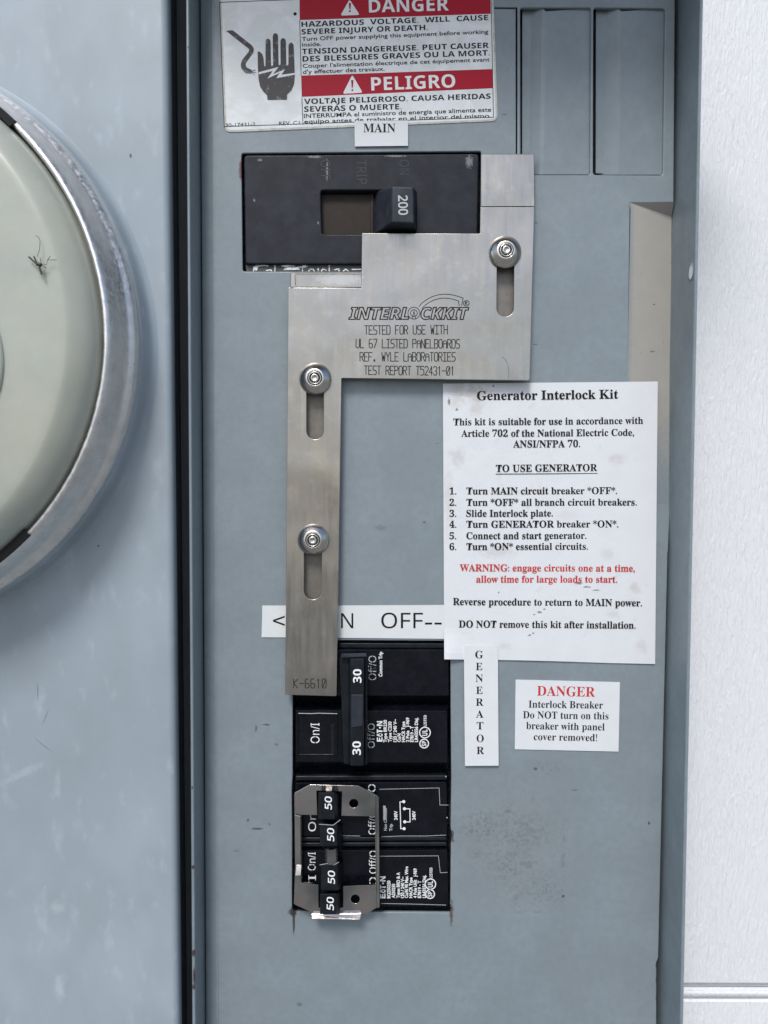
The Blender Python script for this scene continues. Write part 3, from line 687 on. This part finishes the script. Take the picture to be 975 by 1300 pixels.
# ------------------------------------------------------------------ interlock plate
pl = thing('interlock_plate', P(485, 560, 8), 'brushed stainless steel interlock plate with three slots, stepped across the breakers', 'metal plate')
PD = 16
def slotloop(cx, y0, y1, r, cx2=None):
    cx2 = cx if cx2 is None else cx2; out = []
    for i in range(11): a = math.pi+math.pi*i/10; out.append((cx+r*math.cos(a), y0+r*math.sin(a)))
    for i in range(11): a = math.pi*i/10; out.append((cx2+r*math.cos(a), y1+r*math.sin(a)))
    return out
body = [(366, 365), (459, 365.5), (459.5, 296), (609.5, 296.5), (610, 263), (678.5, 262.5), (672.5, 483), (433.5, 480), (427.5, 884), (362, 882)]
link('plate_body', sheet([rnd(body, [1.2, 0, 1, 1, 1, 1, 2, 1.5, 2, 2], 3), slotloop(642, 314, 391, 11, 641.5), slotloop(400, 474, 547, 11), slotloop(397.5, 680, 750, 11.3, 397)], PD, 4.5, .5, 2), M_PLATE, pl)
link('bent_tab', block([(610.5, 195.5), (678, 195.5), (678.8, 262), (610.5, 262.3)], PD-2.5, [(610.5, 196.5), (677, 196.5), (678, 262), (610.5, 262.3)], 4, .5, 1), M_PLATE, pl)
link('bent_tab', block([(369, 345.5), (459, 345.5), (459.3, 365), (368.5, 364.7)], PD-2, [(370, 346), (458.5, 346), (458.5, 365), (369.5, 364.7)], 4, .6, 1), M_PLATE, pl)
link('tab_fold', ribbons([[(374.5, 349), (374.7, 361)], [(368, 366), (374, 364.5)], [(374.5, 347), (458, 347.3)]], .7, PD+.15), M_SCRATCH, pl)
et = thing  # (etched lettering below belongs to the plate)
for (s, a, b) in (('TESTED FOR USE WITH', (463, 424.5), (568, 424)), ('UL 67 LISTED PANELBOARDS', (452, 441.5), (583.5, 442)), ('REF. WYLE LABORATORIES', (457, 458.5), (578, 458.5)), ('TEST REPORT T52431-01', (462.5, 475.5), (576.5, 476.5))):
    link('etched_lettering', plot_text(s, a, b, 11, 1.1, PD+.12, .30), M_ETCH, pl)
link('etched_lettering', plot_text('K-6610', (373, 873.5), (414, 873.5), 11.5, 1.1, PD+.12, .45), M_ETCH, pl)
def outl(s, a, b, cap): return place_text(s, 'ital', a, b, cap, PD+.1, outline=.034, offset=.015)
link('etched_logo', join([outl('INTERL', (442, 405), (520, 405), 14.5), outl('CKKIT', (533.5, 405), (596, 405.2), 14.5)]), M_ETCH, pl)
k1 = [circ(525.5, 397.5, 7.6, 24), circ(525.5, 397.5, 4.3, 20)]
sw = []
a = [(532, 389)]
for t in range(15):
    u_ = t/14; sw.append((532+56*u_**1.0, 389-15*math.sin(math.pi*min(1, u_*1.0)**.8*.78)-1*u_))
inner_sw = [(x*.93+533*.07+1.5, y+5) for x, y in sw[1:-1]]
link('etched_logo', ribbons([c_+[c_[0]] for c_ in k1]+[[(523.5, 404), (525.5, 395), (527.5, 404)], sw+[(586, 388)], [(536, 391.5)]+inner_sw+[(583, 388)], [c_ for c_ in circ(592, 385, 3.6, 14)]+[(595.6, 385)], [(590.8, 387), (590.8, 383), (593, 383.6), (591.2, 385), (593.4, 387)]], .9, PD+.14), M_ETCH, pl)
link('scratch', ribbons([[(637, 453), (642, 457), (645, 464), (646, 472), (645.5, 480)]], .8, PD+.12), M_SCRATCH, pl)

for (x, y0, y1) in ((641.8, 335, 405), (400, 495, 560), (397.3, 700, 763)):
    link('slot_backing', sheet([rect(x-12.5, y0-15, x+12.5, y1)], 4, 1, .2), M_SLOT, pl)
bolts = [(642, 319, 'shiny rivet with wide conical washer in the upper right slot of the steel plate'),
         (400, 480.5, 'shiny rivet with wide conical washer just left of the etched lettering'),
         (397.5, 685.5, 'shiny rivet with wide conical washer halfway down the narrow leg of the plate')]
proto = None
for (x, y, lab) in bolts:
    c = P(x, y, 22)
    if proto is None:
        t = thing('slot_rivet', Vector((c.x, 0, c.z)), lab, 'rivet', 'rivets holding the interlock plate')
        up_ = lambda p: [(a_, b_+4) for a_, b_ in p]
        pr = up_([(19.4, 13), (19.8, 14.6), (19.2, 16.0), (16, 18.8), (12, 22.0), (9.6, 23.4), (9.0, 23.0), (8.6, 21.4), (8.4, 19)])
        link('washer', lathe(pr, c.x, c.z, 64), M_BOLT, t, smooth=True)
        link('rivet_collar', lathe(up_([(8.4, 19), (8.2, 23.6), (7.6, 24.6), (6.8, 24.6), (6.3, 23.4), (6.1, 20)]), c.x, c.z, 48), M_BOLT, t, smooth=True)
        link('rivet_pin', lathe(up_([(5.4, 19), (5.3, 24.0), (4.7, 25.2), (3.4, 25.4), (2.6, 24.8), (0, 24.4)]), c.x, c.z, 32), M_BOLT, t, smooth=True)
        link('rivet_shaft', lathe([(8.5, 21), (8.5, 0)], c.x, c.z, 24), M_BLACKGAP, t, smooth=True)
        proto = t
    else:
        t = proto.copy(); COL.objects.link(t); t.location = (c.x, 0, c.z); t['label'] = lab
        t.rotation_euler = (0, random.uniform(0, 2), 0)
        for ch in list(proto.children):
            q = ch.copy(); COL.objects.link(q); q.parent = t

# ------------------------------------------------------------------ danger sign
sg = thing('danger_sign', P(455, 80, 1), 'large worn danger sign in three languages with red bands and a black hand', 'warning sign')
Z = lambda x, y: (270+x/2.635, y/2.635)       # measured on an enlargement of the sign
Y6 = lambda x, y: (270+x/7.5, y/7.5)
link('sign_backing', sheet([rnd([(277, -48), (624.5, -62), (632, 153.5), (285.5, 168)], [8, 8, 9, 9], 5)], .9, .9), M_SIGNEDGE, sg)
link('sign_face', flat([rnd([(279, -46), (622.5, -60), (629.5, 151.5), (288, 165.5)], 6, 4)], 1.05), M_SIGN, sg)
fr = [(280.5, -44), (621, -58), (626.5, 149), (284.7, 160.7)]
frame_lines = [[(278.8, 2.5), (284.7, 160.7), (626.5, 148.8), (623.5, 0)], [(280, 2.8), (378, -.8)], [(380.5, 26), (382.3, 95.5)], [(383.2, 124), (384.6, 158)]]
link('frame_lines', ribbons(frame_lines, .8, 1.2), M_INK, sg)
link('red_band', flat([[Z(290, -60), Z(928, -90), Z(930, 46), Z(291, 67)]], 1.15), M_RED, sg)
link('red_band', flat([[Z(296, 253), Z(935, 231), Z(937, 295), Z(298, 324)]], 1.15), M_RED, sg)
def zt(s, st, xa, ya, xb, yb, cap, m=M_INK, **k):
    return text(s, st, Z(xa, ya), Z(xb, yb), cap/2.635, 1.3, m, sg, **k)
zt('DANGER', 'bold', 523, 42, 790, 35, 43, M_WHITE); zt('PELIGRO', 'bold', 531, 303, 812, 292, 44, M_WHITE)
zt('HAZARDOUS  VOLTAGE.  WILL  CAUSE', 'bold', 297, 90, 922, 67, 17.5); zt('SEVERE INJURY OR DEATH.', 'bold', 297, 115, 720, 100, 17.5)
zt('Turn OFF power supplying this equipment before working', 'plain', 298, 137, 922, 112, 13, offset=.01); zt('inside.', 'plain', 299, 156, 363, 153, 13, offset=.01)
zt('TENSION DANGEREUSE. PEUT CAUSER', 'bold', 299, 181, 924, 160, 18); zt('DES BLESSURES GRAVES OU LA MORT.', 'bold', 301, 206, 927, 185, 18)
zt("Couper l'alimentation électrique de cet équipement avant", 'plain', 301, 227, 927, 205, 13, offset=.01); zt("d'y effectuer des travaux.", 'plain', 302, 247, 575, 236, 13, offset=.01)
zt('VOLTAJE PELIGROSO. CAUSA HERIDAS', 'bold', 306, 348, 930, 330, 17.5); zt('SEVERAS O MUERTE.', 'bold', 306, 374, 632, 365, 18)
zt('INTERRUMPA el suministro de energia que alimenta este', 'plain', 305, 395, 932, 373, 14, offset=.01); zt('equipo antes de trabajar en el interior del mismo.', 'plain', 306, 413, 932, 393, 13, offset=.01)
zt('30-17431-2', 'plain', 43, 424, 143, 420, 11); zt('REV. C1', 'plain', 222, 419, 291, 416, 12)
for (tri, ex) in ((((427, 52), (492, 50), (458, -2)), (459, 10, 40)), (((435, 314), (502, 310), (467, 250)), (467, 268, 305))):
    link('warning_triangle', flat([rnd([Z(*q) for q in tri], 3, 4)], 1.3), M_WHITE, sg)
    x, y0, y1 = ex; h = y1-y0
    link('exclamation_mark', join([flat([[Z(x-4, y0), Z(x+4, y0), Z(x+2, y0+h*.68), Z(x-2, y0+h*.68)]], 1.45), flat([[Z(x+3.4*math.cos(t), y0+h*.9+3.4*math.sin(t)) for t in [i*.628 for i in range(10)]]], 1.45)]), M_RED, sg)
def caps(x0, x1, y0, y1):
    r = (x1-x0)/2; cx = (x0+x1)/2
    return [Y6(cx+r*math.cos(math.pi+math.pi*i/8), y0+r+r*math.sin(math.pi+math.pi*i/8)) for i in range(9)] + [Y6(x1, y1), Y6(x0, y1)]
hand = [(428, 490), (450, 493), (472, 515), (484, 550), (490, 625), (500, 633), (503, 620), (503, 395), (510, 375), (527, 367), (543, 376), (551, 396), (556, 622), (566, 630), (575, 618), (572, 345), (580, 322), (597, 315), (614, 322), (622, 342), (628, 615), (636, 622), (646, 610),
        (645, 390), (652, 370), (671, 362), (690, 371), (697, 392), (702, 618), (712, 625), (721, 612), (722, 430), (730, 412), (746, 405), (763, 413), (771, 432), (779, 620), (782, 730), (776, 800), (750, 862), (709, 900), (709, 950), (522, 952), (518, 908), (482, 872), (452, 825), (438, 760), (430, 650)]
link('hand_symbol', flat([[Y6(*q) for q in hand]], 1.3), M_WORNINK, sg)
bolt = [(437, 688), (628, 637), (575, 706), (688, 660), (655, 712), (783, 694), (783, 710), (605, 745), (640, 693), (522, 748), (572, 675), (437, 707)]
link('lightning_symbol', flat([[Y6(*q) for q in bolt]], 1.45), M_WHITE, sg)
wirep = [(125, 292), (190, 287), (372, 430), (392, 462), (388, 500), (312, 605), (320, 640), (378, 668), (372, 703), (310, 695), (272, 650), (266, 610), (280, 570), (348, 487), (342, 462)]
link('wire_symbol', flat([rnd([Y6(*q) for q in wirep], 1.2, 2)], 1.3), M_WORNINK, sg)
link('wire_fray', ribbons([[Y6(*q) for q in l_] for l_ in ([(375, 680), (410, 665)], [(375, 688), (415, 690)], [(375, 690), (400, 715)], [(385, 680), (395, 662)])], .5, 1.3), M_INK, sg)
link('black_dot', flat([circ(*Y6(784, 132), 2.1, 14)], 1.3), M_INK, sg)
link('peeled_chip', ribbons([[Y6(*q) for q in ((125, 180), (130, 230), (112, 295))]], 1.4, 1.4), M_WHITE, sg)

# ------------------------------------------------------------------ paper labels
def label_thing(name, lab, cat, loop, d, m, th=.6):
    x = sum(q[0] for q in loop)/len(loop); y = sum(q[1] for q in loop)/len(loop)
    t = thing(name, P(x, y, d-th), lab, cat); link('paper', sheet([loop], d, th), m, t); return t
lm = label_thing('main_label', 'small white MAIN label overlapping the lower edge of the danger sign', 'label', [(450, 153.5), (518, 152.8), (518, 185), (450.5, 185.8)], 2.6, M_LABEL)
text('MAIN', 'serif', (461.3, 167.8), (502, 168), 11, 2.8, M_INK, lm)
ls = label_thing('switch_direction_label', 'long white strip label reading ON and OFF, tucked under the plate and instruction sheet', 'label', [(333, 768.7), (380, 769), (566, 768), (566, 811), (400, 809.5), (332, 809), (332.8, 780)], 1.1, M_TAPE)
text('<', 'sans', (346.5, 797.5), (361.5, 797.5), 19, 1.3, M_INK, ls)
text('---O', 'sans', (364, 797.5), (428, 797.5), 19, 1.3, M_INK, ls)
text('N', 'sans', (433, 797.5), (448.5, 797.5), 19, 1.3, M_INK, ls)
text('OFF', 'sans', (484, 797.5), (537, 797.5), 19.5, 1.3, M_INK, ls)
text('-->', 'sans', (539.5, 797.5), (582, 797.5), 19, .85 if False else 1.3, M_INK, ls)

# instruction sheet: a grid with a lifted lower left corner
ins = thing('instruction_sheet', P(698, 665, 1), 'large stained white generator instruction sheet with numbered steps', 'instruction sheet')
TL, TR, BR, BL = [Vector(q) for q in ((562.3, 487), (835, 484.3), (831.7, 843), (564, 837))]
bm = bmesh.new(); G = []
NX, NY_ = 36, 44
for j in range(NY_+1):
    row = []; v_ = j/NY_
    for i in range(NX+1):
        u_ = i/NX; q = TL.lerp(TR, u_).lerp(BL.lerp(BR, u_), v_)
        if v_ > .9: q.y -= 4*math.sin(math.pi*min(1, u_*1.3))*(v_-.9)*6*.35
        lift = max(0, 1-((u_*273)**2+((1-v_)*355)**2)**.5/42)
        d_ = 2.0 + 7*lift**1.5 + .25*math.sin(u_*9+v_*4)
        row.append(bm.verts.new(P(q.x, q.y, d_)))
    G.append(row)
for j in range(NY_):
    for i in range(NX): bm.faces.new((G[j][i], G[j+1][i], G[j+1][i+1], G[j][i+1]))
rim = [e for e in bm.edges if e.is_boundary]
ex = bmesh.ops.extrude_edge_only(bm, edges=rim)
for v in ex['geom']:
    if isinstance(v, bmesh.types.BMVert): v.co.y += .5*U
me_ = bpy.data.meshes.new('sheet'); bm.to_mesh(me_); bm.free()
if me_.polygons[0].normal.y > 0: me_.flip_normals()
link('paper', me_, M_PAPER, ins)
ID = 2.5
def it(s, x0, y0, x1, y1, cap, m=M_INK, **k): k.setdefault('offset', .008); return text(s, 'serif', (x0, y0), (x1, y1), cap, ID, m, ins, **k)
it('Generator Interlock Kit', 605.5, 508, 785, 506, 11.3)
it('This kit is suitable for use in accordance with', 575.5, 540, 816.5, 538, 8.6)
it('Article 702 of the National Electric Code,', 585.5, 554.6, 805, 553.2, 8.6)
it('ANSI/NFPA 70.', 651.5, 568, 736.5, 567.6, 8.8)
it('TO USE GENERATOR', 629.5, 599, 758.3, 598, 8.8)
link('underline', ribbons([[(629.5, 601.8), (758.5, 601)]], .8, ID), M_INK, ins)
for i, (s, x1, y) in enumerate((('Turn MAIN circuit breaker *OFF*.', 783.5, 627.3), ('Turn *OFF* all branch circuit breakers.', 808.5, 641.8), ('Slide Interlock plate.', 702, 655.8),
                              ('Turn GENERATOR breaker *ON*.', 785, 669.6), ('Connect and start generator.', 744.5, 684.2), ('Turn *ON* essential circuits.', 746.5, 698))):
    it('%d.' % (i+1), 570.5, y+.3, 579.3, y+.3, 8.4, name='step_number'); it(s, 592, y+.2, x1, y-.2, 8.6)
it('WARNING: engage circuits one at a time,', 583.5, 725, 806, 725.6, 8.6, M_REDTXT)
it('allow time for large loads to start.', 604.5, 739.4, 783.5, 739.6, 8.6, M_REDTXT)
it('Reverse procedure to return to MAIN power.', 575, 768, 815, 769.6, 8.8)
it('DO NOT remove this kit after installation.', 582.5, 796.5, 807, 798, 8.8)

lg = label_thing('generator_label', 'narrow white vertical label reading GENERATOR, hanging below the instruction sheet', 'label', [(589, 820), (632, 820.3), (633, 972), (590.3, 972.3)], 3.9, M_LABEL, .8)
for c_, y, x in zip('GENERATOR', (835.7, 850.8, 865.6, 881, 896, 911.2, 926, 942, 957.4), (608.3, 608.3, 608.5, 608.6, 608.9, 609, 609.4, 609.6, 609.9)):
    hw = {'E': 4.2, 'T': 4.3, 'G': 5, 'O': 4.6}.get(c_, 4.8)
    text(c_, 'serif', (x-hw, y), (x+hw, y), 9.3, 4.1, M_INK, lg)
ld = label_thing('danger_label', 'small white label with red DANGER heading, right of the vertical GENERATOR label', 'label', [(654.7, 862.8), (787, 866), (785.3, 954.2), (653.5, 951.2)], 1.1, M_LABEL)
for (s, x0, y0, x1, y1, cap, m) in (('DANGER', 681.7, 883, 755.4, 884.6, 12.2, M_REDTXT), ('Interlock Breaker', 671, 898.3, 765.5, 899.6, 9, M_INK), ('Do NOT turn on this', 664, 911.8, 772.5, 913.4, 9, M_INK),
                                    ('breaker with panel', 668, 925.6, 767.5, 927.4, 9, M_INK), ('cover removed!', 677.5, 939.6, 758, 941, 9, M_INK)):
    text(s, 'serif', (x0, y0), (x1, y1), cap, 1.3, m, ld)

bpy.data.curves.remove(keep)
